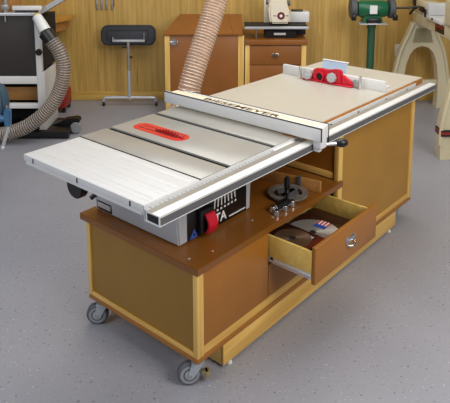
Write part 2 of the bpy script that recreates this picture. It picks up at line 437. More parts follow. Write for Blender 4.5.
# control panel
cp = MB().box(.096, .468, .1415, .1448, Z(.528), Z(.80), .001).build('control_panel', 'black', ts)
py = .1408
text('lettering', 'DELTA', .0575, (.158, py, Z(.5425)), (1, 0, 0), (0, 0, 1), 'white_print', cp, bold=.0012)
ln = MB().box(.3495, .4586, py - .0003, .1416, Z(.5405), Z(.5455))
ln.build('printed_line', 'white_print', cp)
lg = MB().prism([(.107, Z(.531)), (.154, Z(.531)), (.134, Z(.569))], py - .0003, .1416, 'Y')
lg.build('triangle_logo', 'blue_print', cp)
MB().prism([(.126, Z(.541)), (.140, Z(.541)), (.133, Z(.555))], py - .0008, .1416, 'Y').build('triangle_logo_inner', 'black', cp)
mk = MB()
for k in range(7):
    u = .256 + k * .0225
    h = .040 - .002 * k
    R = Matrix.Translation((u, 0, Z(.610 + .001 * k))) @ Matrix.Rotation(.12 - .05 * k, 4, 'Y')
    mk.box(-.003, .003, py - .0003, .1416, 0, h, 0, R)
    mk.box(-.007, .004, py - .0003, .1416, -.018, -.010, 0, R)
    mk.box(-.006, .006, py - .0003, .1416, h * .75, h * .85, 0, R)
mk.build('bevel_scale', 'white_print', cp)
# switch with red paddle
sb = MB().box(.150, .225, .116, .1414, Z(.545), Z(.645), .004).build('switch_box', 'black', ts)
pd = MB(); prof = []
for k in range(7):
    a = k / 6
    prof.append((.100 - .018 * math.sin(PI * a) + .006 * a, Z(.545 + .082 * a)))
prof2 = [(y + .012, z) for y, z in prof][::-1]
pd.prism(prof + prof2, .166, .219, 'X', .002).build('switch_paddle', 'red', sb)
# wing (white, ribbed)
wg = MB().box(-.2912, -.0225, VF, VB, Z(.853), Z(.8795), .004)
wg.box(-.2905, -.0225, VF, VF + .004, Z(.845), Z(.86)).box(-.288, -.284, VF + .01, VB - .01, Z(.84), Z(.856))
for u0 in (-.262, -.196, -.130, -.068):
    wg.box(u0, u0 + .030, VF + .012, VB - .012, Z(.8785), Z(.8802), .0008)
wg.build('left_wing', 'wing', ts)
for v in (.0245, .313, .596):
    MB().box(-.2918, -.2908, v - .004, v + .004, Z(.856), Z(.874), 0).build('bolt_slot', 'black_matte', ts)
# machined top: strips either side of the two mitre slots, grooves below
tp = MB()
for u0, u1 in ((-.0185, .1195), (.1455, .4025), (.4285, .5560)):
    tp.box(u0, u1, VF, VB, Z(.855), Z(.8806), .0012)
tp.box(-.0195, .556, VF + .001, VB - .001, Z(.842), Z(.868))
tp.build('iron_top', 'iron', ts)
gv = MB()
for u0, u1 in ((.1197, .1453), (.4027, .4283)):
    gv.box(u0, u1, VF + .0015, VB - .0015, Z(.8685), Z(.873))
gv.box(-.0224, -.0186, VF, VB, Z(.86), Z(.8798))
gv.build('mitre_slot', 'slot_black', ts)
MB().box(.558, .600, VF, .02, Z(.850), Z(.8800), .001).build('filler_strip', 'edge', ts)
MB().box(.6005, .6445, VF + .02, VB, Z(.850), Z(.8802), .001).box(.5575, .6004, .0205, VB, Z(.850), Z(.8802), .001).build('right_wing', 'laminate', ts)
# red throat insert
ins = []
uc, v0, v1, hw = .243, .285, .600, .044
for k in range(13):
    a = PI * k / 12; ins.append((uc + hw * math.cos(a), v1 - hw + hw * math.sin(a)))
for k in range(13):
    a = PI + PI * k / 12; ins.append((uc + hw * math.cos(a), v0 + hw + hw * math.sin(a)))
io = MB().prism(ins, Z(.8802), Z(.8818), 'Z').build('throat_insert', 'insert', ts)
gd = MB().box(.236, .244, .30, .47, Z(.8818), Z(.888), .002)
for k in range(9):
    a = .31 + k * .018
    gd.prism([(a, Z(.887)), (a + .016, Z(.887)), (a + .004, Z(.887 + .014 * math.sin(PI * (k + 1) / 10)))], .237, .243, 'X')
gd.box(.252, .272, .32, .44, Z(.8818), Z(.885), .002)
gd.build('blade_guard', 'insert_dark', io)
sl = MB().box(.226, .232, .33, .57, Z(.8817), Z(.8822)).box(.255, .259, .46, .57, Z(.8817), Z(.8822))
sl.build('blade_slot', 'black_matte', io)
# front angle, tape and fence rail
MB().box(-.290, 1.80, VF - .004, VF - .0004, Z(.826), Z(.8772), .0008).box(-.290, 1.80, VF - .017, VF - .004, Z(.826), Z(.830)).build('front_angle', 'wing', ts)
for u in (-.20, .02, .30, .52, .86, 1.12, 1.42, 1.68):
    MB().box(u - .007, u + .007, VF - .0048, VF - .0038, Z(.850), Z(.866), .0003).build('angle_bolt', 'black_matte', ts)
MB().box(-.290, .50, -.0575, -.0450, Z(.8605), Z(.8660)).build('rail_tape_ledge', 'alu', ts)
tp = MB()
for k in range(36):
    u = -.27 + k * .0205
    tp.box(u, u + .002, -.056, -.049 if k % 4 else -.046, Z(.8660), Z(.8663))
tp.build('tape_mark', 'black_print', ts)
MB().box(.40, .545, -.0575, -.026, Z(.8668), Z(.8705), .001).build('tape_plate', 'white', ts)
# hollow rail tube: four walls
R0, R1, RV0, RV1, RZ0, RZ1 = -.2967, 1.8956, -.1225, -.0582, .831, .868
t = .005
rl = MB().box(R0, R1, RV0, RV1, Z(RZ1 - t), Z(RZ1), .001).box(R0, R1, RV0, RV1, Z(RZ0), Z(RZ0 + t), .001)
rl.box(R0, R1, RV1 - t, RV1, Z(RZ0 + t), Z(RZ1 - t)).box(R0, R1, RV0, RV0 + t, Z(RZ0 + t), Z(RZ1 - t))
rl.build('fence_rail', 'white', ts)
MB().box(R0 + .001, R1 - .001, -.086, -.0600, Z(RZ1 - .001), Z(RZ1 + .0006)).build('rail_top_strip', 'rail_tan', ts)
MB().box(R0 + .003, R1 - .003, RV0 - .0012, RV0 + .0005, Z(RZ0 + .005), Z(RZ1 - .007)).build('rail_shade_strip', 'rail_shade', ts)  # thin grey strip, the front face's shade put into its colour
MB().box(R0 + .003, R0 + .006, RV0 + t, RV1 - t, Z(RZ0 + t), Z(RZ1 - t)).build('rail_bore_shade', 'black_matte', ts)  # black plate paints the dark inside of the hollow tube
MB().box(R1 - .024, R1 - .02, RV0 + t, RV1 - t, Z(RZ0 + t), Z(RZ1 - t)).build('rail_bore_shade', 'black_matte', ts)
# rating plate, crank and knob on the left end
npx = MB().box(.0470, .0505, .553, .652, Z(.533), Z(.576), .001)
npx.build('rating_plate', 'black', ts)
MB().box(.0460, .0472, .560, .646, Z(.543), Z(.566)).build('rating_print', 'alu', ts)
cr = MB().cyl((.047, .655, Z(.600)), (.030, .672, Z(.578)), .010)
cr.build('bevel_lock_knob', 'black', ts)
cw = [(.415, Z(.8395)), (.515, Z(.8395))]
for k in range(12):
    a = -PI * k / 11; cw.insert(1, (.465 - .050 * math.cos(a), Z(.768) + .050 * math.sin(a)))
cw = [(.515, Z(.8395))] + [(.465 + .050 * math.cos(PI * k / 11), Z(.768) - .050 * math.sin(PI * k / 11)) for k in range(12)] + [(.415, Z(.8395))]
MB().prism(cw, -.20, -.165, 'X', .004).build('motor_handwheel', 'black', ts)

# ------------------------------------------------------------------ rip fence
rf = empty('rip_fence', (0, 0, 0), 'long white rip fence with black edges lying across the table saw', 'saw fence', TH)
FZ0, FZ1 = .8822, .947
u0, u1 = .556, .634
vb_, vf_ = .745, -.180
MB().box(u0, u0 + .014, vf_, vb_, FZ0 + .008, FZ1, .0015).build('face_plate', 'white', rf)
MB().box(u1 - .014, u1, vf_ + .012, vb_ - .07, FZ0 + .008, FZ1, .0015).build('face_plate', 'white', rf)
ed = MB().box(u0 - .0008, u0 + .0035, vf_ - .001, vb_, FZ1 - .003, FZ1 + .0014).box(u0 - .0008, u0 + .0035, vf_ - .0016, vf_ + .002, FZ0 + .008, FZ1 + .0014)
ed.box(u1 - .0045, u1 + .0008, vf_ + .011, vb_ - .07, FZ1 - .003, FZ1 + .0014).box(u1 - .0045, u1 + .0008, vf_ + .0105, vf_ + .0145, FZ0 - .02, FZ1 + .0014)
ed.build('black_edge_trim', 'black', rf)
tb = MB().box(u0 + .0145, u1 - .0145, vf_ + .03, vb_ - .03, FZ0, FZ1 - .002, .002).build('fence_tube', 'cream', rf)
text('lettering', 'BIESEMEYER', .044, (u0 + .021, .503, FZ1 - .0022), (0, -1, 0), (1, 0, 0), 'black_print', tb, bold=.0012, width=.446)
# head bracket gripping the rail and clamp lever
hd = MB().box(u0 + .016, u1 - .016, -.172, -.128, .850, FZ1 + .001, .008, seg=3)
hd.box(u0 + .024, u0 + .052, -.155, -.1245, .832, .9, .006)
hd.build('clamp_head', 'white', rf)
lv = MB().cyl((u0 + .030, -.145, .863), (u0 + .100, -.195, .863), .0075, None, 14)
lo = lv.build('clamp_lever', 'alu', rf)
MB().lathe([(.004, 0), (.012, .003), (.018, .018), (.019, .032), (.013, .048), (.004, .054)], (u0 + .097, -.193, .863), (.07, -.05, 0)).build('lever_knob', 'black', lo)

# ------------------------------------------------------------------ router fence with red jig
qf = empty('router_fence', (0, 0, 0), 'white board fence standing across the cream extension tabletop', 'router fence', TH)
TZ = .8806
MB().box(1.485, 1.505, -.005, .672, TZ, .938, .0015).build('fence_board', 'white', qf)
MB().box(1.505, 1.60, .02, .65, TZ, .892, .001).build('fence_base', 'white', qf)
jg = empty('featherboard_jig', (0, 0, 0), 'red cast jig with two silver knobs clamped before white fence', 'jig', TH)
jb = MB().box(1.436, 1.482, .175, .500, TZ + .001, .890, .003)
jb.prism([(.245, .890), (.435, .890), (.435, .945), (.42, .956), (.38, .960), (.33, .958), (.30, .968), (.262, .968), (.25, .955)], 1.450, 1.482, 'X', .004)
jb.build('jig_body', 'red', jg)
MB().prism([(.178, .8905), (.244, .8905), (.244, .940), (.20, .915)], 1.452, 1.482, 'X', .003).build('jig_wedge', 'red', jg)
MB().prism([(.436, .8905), (.497, .8905), (.49, .905), (.436, .925)], 1.458, 1.482, 'X', .003).build('jig_wedge', 'red', jg)
ring = MB()
for k in range(28):
    a0, a1 = 2 * PI * k / 28, 2 * PI * (k + 1) / 28
    ring.prism([(.383 + .030 * math.cos(a0), .915 + .030 * math.sin(a0)), (.383 + .030 * math.cos(a1), .915 + .030 * math.sin(a1)),
                (.383 + .022 * math.cos(a1), .915 + .022 * math.sin(a1)), (.383 + .022 * math.cos(a0), .915 + .022 * math.sin(a0))], 1.436, 1.4495, 'X')
ring.build('port_ring', 'red', jg)
MB().cyl((1.4495, .383, .915), (1.446, .383, .915), .0218, None, 24).build('port_hole', 'black_matte', jg)
for v, zk in ((.462, .915), (.300, .922)):
    kb = MB(); pr = []
    for k in range(40):
        a = 2 * PI * k / 40; r = .027 + .002 * math.cos(8 * a)
        pr.append((v + r * math.cos(a), zk + r * math.sin(a)))
    kb.prism(pr, 1.425, 1.447, 'X', .002).cyl((1.419, v, zk), (1.426, v, zk), .010)
    kb.build('star_knob', 'alu', jg)
for v in (.520, .125):
    MB().cyl((1.448, v, TZ), (1.448, v, .955), .008, None, 14, .001).build('steel_pin', 'chrome', jg)
MB().box(1.458, 1.482, .14, .176, TZ + .001, .925, .004).build('end_block', 'steel', jg)
gp = empty('plastic_shield', (0, 0, 0), 'pale blue clear plastic shield standing behind the white fence on tabletop', 'plastic shield', TH)
MB().prism([(1.535, TZ + .0125), (1.541, TZ + .0125), (1.561, .988), (1.555, .988)], .270, .432, 'Y', .001).build('shield_plate', 'plastic_clear', gp)
MB().box(1.553, 1.575, .266, .436, .9885, .992, .001).build('shield_lip', 'white', gp)
MB().box(1.541, 1.58, .262, .42, TZ + .0125, .90, .001).build('shield_foot', 'plastic_clear', gp)

# ------------------------------------------------------------------ mitre gauge on the counter
mg = empty('mitre_gauge', (0, 0, 0), 'steel mitre gauge with upright black handle lying on brown counter', 'mitre gauge', TH)
mg.location = (math.cos(TH) * .718 - math.sin(TH) * .092, math.sin(TH) * .718 + math.cos(TH) * .092, ZC1 + .0005)
ga = []
MB().box(-.10, .012, -.030, -.012, .0005, .011, .001).build('mitre_bar', 'steel', mg)
pts = [(.094 * math.cos(a), .094 * math.sin(a)) for a in [2 * PI * k / 40 for k in range(40)]]
inn = [(.066 * math.cos(a), .066 * math.sin(a)) for a in [2 * PI * k / 40 for k in range(40)]]
ring = MB()
for k in range(40):
    q = (k + 1) % 40
    ring.prism([pts[k], pts[q], inn[q], inn[k]], .012, .020, 'Z')
ring.box(-.09, .09, -.012, .012, .012, .019, .001).box(-.012, .012, -.09, .09, .012, .0185, .001)
ring.build('protractor_head', 'iron_dark', mg)
MB().cyl((0, 0, .008), (0, 0, .019), .05, None, 24).build('centre_disc', 'rubber_dark', mg)
MB().lathe([(.007, 0), (.007, .02), (.011, .03), (.014, .06), (.015, .085), (.012, .1), (.005, .106)], (-.058, -.035, .018), (0, 0, 1)).build('handle', 'black', mg)
cl = MB()
for k, (x, y, h) in enumerate(((-.19, -.072, .022), (-.155, -.05, .03), (-.13, -.075, .024), (-.175, -.040, .026), (-.075, -.075, .028), (-.10, -.05, .03))):
    cl.cyl((x, y, .0005), (x, y, h), .017, .013, 16, .002)
cl.box(-.19, -.06, -.075, -.045, .004, .016, .003)
cl.build('clamp_screws', 'chrome', mg)
MB().box(-.165, -.08, -.068, -.04, .0165, .034, .003).build('clamp_block', 'black', mg)
wf = empty('wooden_mitre_fence', (0, 0, 0), 'tan wooden fence strip with bolt behind the steel mitre gauge', 'wooden strip', TH)
wf.location = (math.cos(TH) * .838 - math.sin(TH) * .145, math.sin(TH) * .838 + math.cos(TH) * .145, ZC1 + .0005)
Rz = Matrix.Rotation(math.radians(100), 4, 'Z')
MB().box(-.15, .22, .006, .024, 0, .055, .0015, Rz).build('strip', 'board', wf)
MB().box(-.06, -.03, -.004, .0055, .02, .045, .002, Rz).box(-.055, -.035, .0245, .034, .02, .066, .002, Rz).build('strip_bolt', 'rubber_dark', wf)

# ------------------------------------------------------------------ saw blade packs in the drawer
def blade_pack(u, v, w, d, z, rz, label, disc, red, flag=False, bm_='blade'):
    o = empty('saw_blade_pack', (math.cos(TH) * u - math.sin(TH) * v, math.sin(TH) * u + math.cos(TH) * v, z), label, 'saw blade', TH + rz, 'saw blades in the open drawer')
    MB().box(-w / 2, w / 2, -d / 2, d / 2, 0, .012, .001).build('card', 'card', o)
    MB().box(-w / 2 + .004, w / 2 - .004, -d / 2 + .003, -d / 2 + .035, .012, .0126).build('red_band', 'card_red', o)
    if red: MB().box(-w / 2 + .004, -w / 2 + .05, -d / 2 + .04, d / 2 - .004, .012, .0126).build('red_band', 'card_red', o)
    if disc:
        n = 40; pr = []
        for k in range(n):
            a = 2 * PI * k / n; pr += [(disc * math.cos(a), disc * math.sin(a)), (disc * .955 * math.cos(a + .05), disc * .955 * math.sin(a + .05))]
        bl = MB().prism(pr, .0128, .0152, 'Z').build('blade', bm_, o)
        MB().cyl((0, 0, .0152), (0, 0, .0158), .016).build('arbor_hole', 'black_matte', bl)
    wr = MB()
    for k in range(3): wr.box(w * .02, w * .36, -d / 2 + .045 + k * .011, -d / 2 + .050 + k * .011, .0127, .0131 if not disc else .0129)
    wr.build('printed_lines', 'white_print', o)
    if flag:
        f = MB().box(.050, .080, -.03, .030, .0158, .0162).build('sticker_blue', 'blue_print', o)
        s = MB()
        for k in range(4): s.box(.081, .121, -.03 + k * .017, -.022 + k * .017, .0158, .0162)
        s.build('sticker_red_stripes', 'red', o)
        MB().box(.0805, .1215, -.030, .030, .0154, .0158).build('sticker_white', 'white_print', o)
    return o
blade_pack(.60, -.060, .255, .285, .3686, 0, 'red and black card pack in the drawer under the two round blades', .0, True)
blade_pack(.705, -.058, .28, .275, .3811, .05, 'large silver round saw blade with flag sticker on dark card in drawer', .125, False, True)
blade_pack(.893, -.05, .115, .29, .3686, 0, 'narrow black card pack along the right end of the open drawer', .0, False)
blade_pack(.575, -.035, .20, .22, .3976, -.04, 'smaller bronze-grey round saw blade on red card at left of drawer', .085, True, False, 'blade_dark')

# ------------------------------------------------------------------ centre dust hose
dh = empty('dust_hose', (-.13, 1.15, .55), 'clear ribbed dust hose rising behind the table saw up past frame', 'dust hose')
def BW(u, v, z): return Vector((math.cos(TH) * u - math.sin(TH) * v, math.sin(TH) * u + math.cos(TH) * v, z)) - Vector((-.13, 1.15, .55))
hose(dh, [BW(.50, .766, .66), BW(.56, .83, .675), BW(.70, .848, .72), BW(.8261, .85, .8222), BW(.851, .85, .8969), BW(.9117, .85, 1.0341), BW(.9932, .85, 1.1877), BW(1.0748, .85, 1.3562), BW(1.20, .85, 1.68), BW(1.29, .85, 2.0), BW(1.35, .85, 2.4)], .0615, .0175, 'hose', 'wire', .0017)
MB().cyl(BW(.50, .669, .66), BW(.50, .765, .66), .052).build('hose_collar', 'black', dh)

# ------------------------------------------------------------------ brown tool cabinet with sloped lid
cd = empty('storage_cabinet', (-.10, 3.75, 0), 'brown door cabinet with sloped lid and yellow stiles behind the hose', 'cabinet')
YF = 3.45 - 3.75; YB = .27
MB().box(-.367, .362, YF + .02, YB, 0, .775).build('carcass', 'bg_brown', cd)
for x0, x1 in ((-.3685, -.322), (.309, .3635)):
    MB().box(x0, x1, YF, YF + .0195, 0, .785, .001).build('stile', 'maple_z', cd)
dd = MB().box(-.320, .307, YF + .002, YF + .0195, .03, .782, .001).build('door', 'bg_brown', cd)
lt = MB().cyl((-.283, YF + .002, .727), (-.283, YF - .022, .727), .016).box(-.318, -.245, YF - .026, YF - .018, .718, .736, .003).cyl((-.283, YF + .002, .727), (-.283, YF - .004, .727), .032)
lt.build('latch', 'chrome', dd)
# sloped lid
bm = bmesh.new()
lid_f = [(-.382, YF - .012, .786), (.357, YF - .012, .786), (.357, YF - .012, .8208), (-.382, YF - .012, .8208)]
def lidmesh(x0f, x1f, x0b, x1b):
    t = bmesh.new()
    P = [(x0f, YF - .012, .790), (x1f, YF - .012, .790), (x1b, YB - .07, .79), (x0b, YB - .07, .79), (x0f, YF - .012, .808), (x1f, YF - .012, .808), (x1b, YB - .07, .9183), (x0b, YB - .07, .9183)]
    vs = [t.verts.new(p) for p in P]
    for f in ((0, 3, 2, 1), (4, 5, 6, 7), (0, 1, 5, 4), (1, 2, 6, 5), (2, 3, 7, 6), (3, 0, 4, 7)): t.faces.new([vs[i] for i in f])
    return t
mb = MB(); mb._add(lidmesh(-.382, .2595, -.263, .214)); mb.build('lid', 'bg_brown', cd)
mb = MB(); mb._add(lidmesh(.2615, .350, .216, .352)); mb.build('lid_end_strip', 'bg_brown', cd)

# ------------------------------------------------------------------ drawer cabinet with bench machine
ce = empty('drawer_cabinet', (.555, 3.75, 0), 'brown drawer cabinet with yellow stiles below the cream bench machine', 'cabinet')
MB().box(-.278, .278, YF + .02, .27, 0, .700).build('carcass', 'bg_brown', ce)
for x0, x1 in ((-.283, -.239), (.239, .283)):
    MB().box(x0, x1, YF, YF + .0195, 0, .700, .001).build('stile', 'maple_z', ce)
MB().box(-.288, .292, YF - .012, .28, .7005, .746, .002).build('top', 'bg_brown', ce)
for k, (z0, z1) in enumerate(((.513, .692), (.20, .507), (.05, .194))):
    d = MB().box(-.237, .237, YF + .001, YF + .0195, z0, z1, .001).build('drawer', 'bg_brown', ce)
    if k < 2:
        zc = (z0 + z1) / 2 + .004; q = MB()
        q.box(-.040, .032, YF - .002, YF + .001, zc - .006, zc + .016, .0008)
        q.prism([(-.036, zc + .014), (.028, zc + .014), (.018, zc - .022), (-.026, zc - .022)], YF - .022, YF - .001, 'Y', .006)
        q.build('cup_pull', 'chrome', d)

bs = empty('benchtop_sander', (.565, 3.68, .746), 'cream bench machine with round maroon badge over a wide black table', 'machine')
b0 = 0.746
MB().box(-.10, .19, -.13, .16, 0.001, .075, .006).build('base', 'black_matte', bs)
MB().box(-.02, .09, -.134, -.1305, .030, .050).build('base_label', 'white_print', bs)
MB().box(-.293, .292, -.205, .09, .105, .120, .003).build('table', 'black_matte', bs)
MB().box(-.295, .294, -.212, -.2055, .098, .121, .001).build('table_edge', 'alu', bs)
MB().box(-.09, .16, -.12, .10, .0755, .1045, .003).build('table_bracket', 'black', bs)
MB().box(-.19, -.18, -.12, -.11, .001, .104, .001).build('table_leg', 'steel', bs)
hd = MB().prism([(-.055, .135), (.125, .135), (.128, .235), (.105, .30), (.09, .38), (-.04, .38), (-.075, .30), (-.07, .235)], -.14, .03, 'Y', .018)
hd = hd.build('head', 'machine_white', bs)
MB().cyl((.043, -.1395, .212), (.043, -.146, .212), .036, .033).build('badge', 'badge', hd)
MB().cyl((.043, -.146, .212), (.043, -.148, .212), .014).build('badge_centre', 'white_print', hd)
MB().box(-.03, .0, -.1415, -.139, .208, .216).box(.086, .112, -.1415, -.139, .208, .216).build('badge_bar', 'rubber_dark', hd)
kn = MB().cyl((-.075, -.1, .335), (-.095, -.1, .335), .022).cyl((.105, -.1, .325), (.13, -.1, .325), .026)
kn.build('head_knob', 'rubber_dark', hd)
MB().box(-.105, -.055, .05, .10, .12, .46, .003).build('column', 'machine_white', bs)
MB().box(.14, .33, .03, .15, .125, .225, .006).build('switch_box', 'white', bs)
MB().box(.16, .27, .05, .13, .225, .24, .004).build('switch_lid', 'black', bs)
MB().cyl((.33, .09, .175), (.338, .09, .175), .014).build('stop_button', 'red', bs)
MB().box(.20, .30, .05, .13, .001, .125).build('switch_stand', 'black_matte', bs)

# ------------------------------------------------------------------ padded support stand by the wall
st = empty('support_stand', (-.872, 3.93, 0), 'rolling stand with wide dark padded head standing against wood wall', 'stand')
rr = []
for cx_, cz_, a0 in ((.198, .742, 0), (-.205, .742, 90), (-.205, .680, 180), (.198, .680, 270)):
    for k in range(9):
        a = math.radians(a0 + k * 11.25); rr.append((cx_ + .070 * math.cos(a), cz_ + .070 * math.sin(a)))
MB().prism(rr, -.05, .02, 'Y', .016).build('padded_head', 'pad', st)
MB().box(-.215, .195, -.056, -.049, .655, .765, .012, seg=2).build('head_recess', 'pad', st)
hb = MB().box(-.155, .165, -.085, -.055, .652, .675, .003)
hb.cyl((-.150, -.072, .67), (-.150, -.072, .70), .006).cyl((.158, -.072, .67), (.158, -.072, .74), .003)
hb.build('head_bar', 'alu', st)
MB().cyl((0, -.072, .07), (0, -.072, .36), .0200, None, 18).build('lower_pole', 'alu', st)
MB().cyl((0, -.072, .36), (0, -.072, .6515), .0160, None, 18).build('upper_pole', 'steel', st)
MB().cyl((-.06, -.078, .60), (-.012, -.072, .60), .010).build('lock_knob', 'black', st)
MB().cyl((.01, -.072, .50), (.035, -.08, .50), .009).build('lock_knob', 'black', st)
MB().tube(smooth_path([(-.262, -.072, .045), (-.258, -.072, .068), (-.225, -.072, .083), (0, -.072, .085), (.225, -.072, .083), (.262, -.072, .068), (.266, -.072, .045)], 6), .0175, 12).build('foot_bar', 'alu', st)
for x in (-.262, .266):
    MB().cyl((x - .012, -.072, .020), (x + .012, -.072, .020), .0205, None, 18, .003).cyl((x, -.072, .02), (x, -.072, .05), .007).build('caster', 'black', st)

# ------------------------------------------------------------------ hand tools hanging on the wall
for k, (x, lab) in enumerate(((-1.208, 'steel-shafted hand tool on wall, first of the row from the left'), (-1.162, 'steel-shafted hand tool on wall, second of the row from the left'),
                              (-1.114, 'steel-shafted hand tool on wall, third of the row from the left'), (-1.055, 'hand tool on wall with red at its shaft, beside the steel ones'))):
    o = empty('chisel', (x, WALL_Y - .012, .948), lab, 'hand tool', 0, 'hand tools hanging on the wood wall')
    MB().box(-.010, .010, -.004, .004, 0, .10, .001).cyl((0, 0, .09), (0, 0, .13), .007, .008, 12).build('shaft', 'steel', o)
    if k == 3: MB().box(.010, .021, -.005, .005, .035, .12, .001).build('red_shaft', 'red_box', o)
    MB().lathe([(.009, 0), (.014, .01), (.016, .05), (.013, .09), (.006, .1)], (0, 0, .13)).build('handle', 'board', o)

# ------------------------------------------------------------------ bench grinder on green pedestal
bg = empty('bench_grinder', (1.49, 3.70, 0), 'green bench grinder on a tall green pedestal by the wall', 'grinder')
MB().cyl((0, 0, 0), (0, 0, .02), .16, .15, 32).build('floor_plate', 'green_dark', bg)
MB().cyl((0, 0, .02), (0, 0, .86), .0365, None, 24).cyl((0, 0, .82), (0, 0, .862), .044).build('pedestal', 'green_dark', bg)
MB().box(-.135, .135, -.10, .10, .8625, .873, .002).build('tray', 'alu', bg)
MB().box(-.062, .072, -.075, .075, .8735, .918, .010).build('grinder_base', 'black', bg)
MB().prism([(-.10, .876), (.10, .876), (.075, .95), (-.075, .95)], -.05, .06, 'Y', .006).build('neck', 'green', bg)
MB().lathe([(.045, -.15), (.07, -.14), (.082, -.11), (.082, .11), (.07, .14), (.045, .15)], (0, 0, 1.005), (1, 0, 0)).build('motor', 'green', bg)
MB().box(-.04, .03, -.086, -.0815, .965, 1.045).build('motor_label', 'white_print', bg)
for sgn in (-1, 1):
    g = MB().lathe([(.03, -.028), (.09, -.028), (.098, -.02), (.098, .02), (.09, .028), (.03, .028)], (sgn * .182, 0, 1.01), (1, 0, 0)).build('wheel_guard', 'rubber_dark', bg)
    MB().box(sgn * .195 - .022, sgn * .195 + .022, -.12, -.085, .905, .96, .006).build('tool_rest', 'black', bg)

# ------------------------------------------------------------------ lathe
la = empty('wood_lathe', (2.017, 3.12, 0), 'cream cast-iron wood lathe on arched legs at the right edge', 'lathe')
half = [(.27, 0), (.276, .12), (.275, .22), (.265, .31), (.235, .47), (.20, .60), (.14, .74), (.10, .849)]
arch = [(.165, 0), (.172, .12), (.168, .30), (.150, .45), (.11, .56), (.06, .61), (0, .625)]
outer = [(-x, z) for x, z in half] + [(x, z) for x, z in reversed(half)]
inner = [(x, z) for x, z in arch] + [(-x, z) for x, z in reversed(arch[:-1])]
legpoly = outer + inner
def leg_mesh(y0, y1):
    # built as strips between outer and inner outlines
    mb = MB()
    for sgn in (-1, 1):
        o = [(sgn * x, z) for x, z in half]; i = [(sgn * x, z) for x, z in arch]
        # match the outlines by height
        zs = [0, .06, .12, .2, .28, .36, .44, .50, .55, .58, .60, .613, .625]
        def at(pl, z):
            for (x0, z0), (x1, z1) in zip(pl, pl[1:]):
                if z0 <= z <= z1: return (x0 + (x1 - x0) * (z - z0) / (z1 - z0), z)
            return pl[-1]
        po = [at(o, z) for z in zs]; pi_ = [at(i, z) for z in zs]
        mb.prism(po + [(sgn * .14, .74), (sgn * .10, .849), (0, .849)] + pi_[::-1], y0, y1, 'Y')
    return mb
for y, nm in ((.72, 'leg'), (-.67, 'leg')):
    lg_ = leg_mesh(y - .055, y + .055).build('leg', 'cream_iron', la)
    rib = MB()
    for sgn in (-1, 1):
        p = [(sgn * x, y - .060, z) for x, z in half if z > .1]
        rib.tube(smooth_path(p, 4), .016, 8)
    rib.build('leg_rib', 'cream_iron', lg_)
    MB().prism([(-.10, .66), (.10, .66), (.07, .80), (-.07, .80)], y - .057, y - .0551, 'Y').build('leg_recess_shade', 'cream_shade', lg_)  # flat darker plate, painted shade of a recess that is not cut
    MB().box(-.17, .17, y - .03, y + .03, .235, .275, .004).build('leg_crossbar', 'cream_iron', lg_)
    if y < 0:
        for z0, z1, mm in ((.193, .206, 'black'), (.207, .226, 'red_box'), (.227, .240, 'black')):
            for sgn in (-1, 1):
                MB().box(min(sgn * .166, sgn * .281), max(sgn * .166, sgn * .281), y - .0775, y + .057, z0, z1, .001).build('leg_stripe', mm, lg_)
bed = MB().box(-.075, -.02, -.75, .78, .850, .955, .006).box(.02, .075, -.75, .78, .850, .955, .006).box(-.02, .02, -.75, -.70, .86, .94).box(-.02, .02, .70, .78, .86, .94)
bed = bed.build('bed', 'cream_iron', la)
pl_ = MB().box(-.0765, -.0745, -.115, .115, .868, .938).build('name_plate', 'black', la)
MB().box(-.0775, -.0764, -.11, .11, .910, .936).build('red_band', 'red_box', pl_)
text('lettering', 'JET', .058, (-.0768, .10, .872), (0, -1, 0), (0, 0, 1), 'badge', pl_, bold=.001)
MB().box(-.10, .10, -.68, -.15, .956, 1.20, .03, seg=3).build('headstock', 'cream_iron', la)
MB().cyl((-.0, -.30, 1.30), (-.0, -.62, 1.30), .09).build('motor', 'black', la)
MB().box(-.115, .10, -.12, .34, .956, .99, .006).build('tool_rest_base', 'white', la)
MB().box(-.11, .06, .20, .30, .990, 1.10, .012).build('tool_rest_post', 'white', la)
lv_ = MB().tube([(-.118, .27, .97), (-.128, .25, 1.02), (-.13, .24, 1.04)], .010, 8)
lv_.build('lock_handle', 'black', la)
MB().cyl((-.122, .08, .978), (-.1155, .08, .978), .012).build('lock_bolt', 'black', la)
MB().box(-.07, .07, .42, .72, .956, 1.08, .012).build('tailstock', 'cream_iron', la)
MB().cyl((0, .7205, 1.05), (0, .80, 1.05), .085, None, 24, .006).build('handwheel', 'black', la)
MB().cyl((0, .4195, 1.05), (0, .34, 1.05), .02, .008).build('tail_centre', 'steel', la)
MB().tube([(-.07, .62, 1.02), (-.16, .64, 1.005), (-.29, .66, 1.0)], .010, 8).tube([(-.07, .66, 1.01), (-.10, .68, .99), (-.13, .70, .935)], .011, 8).build('tailstock_lever', 'black', la)
MB().box(-.09, -.068, .44, .55, .985, 1.035, .004).build('lock_block', 'black', la)

# outlet on the wall by the lathe
ou = empty('wall_outlet', (1.862, WALL_Y, .53), 'white wall outlet plate on wood wall behind the lathe leg', 'outlet')
MB().box(-.036, .036, -.008, -.0005, -.06, .06, .002).build('plate', 'white', ou)
q = MB()
for z in (-.025, .025): q.box(-.014, .014, -.0095, -.008, z - .014, z + .014, .001)
q.build('socket', 'cream', ou)

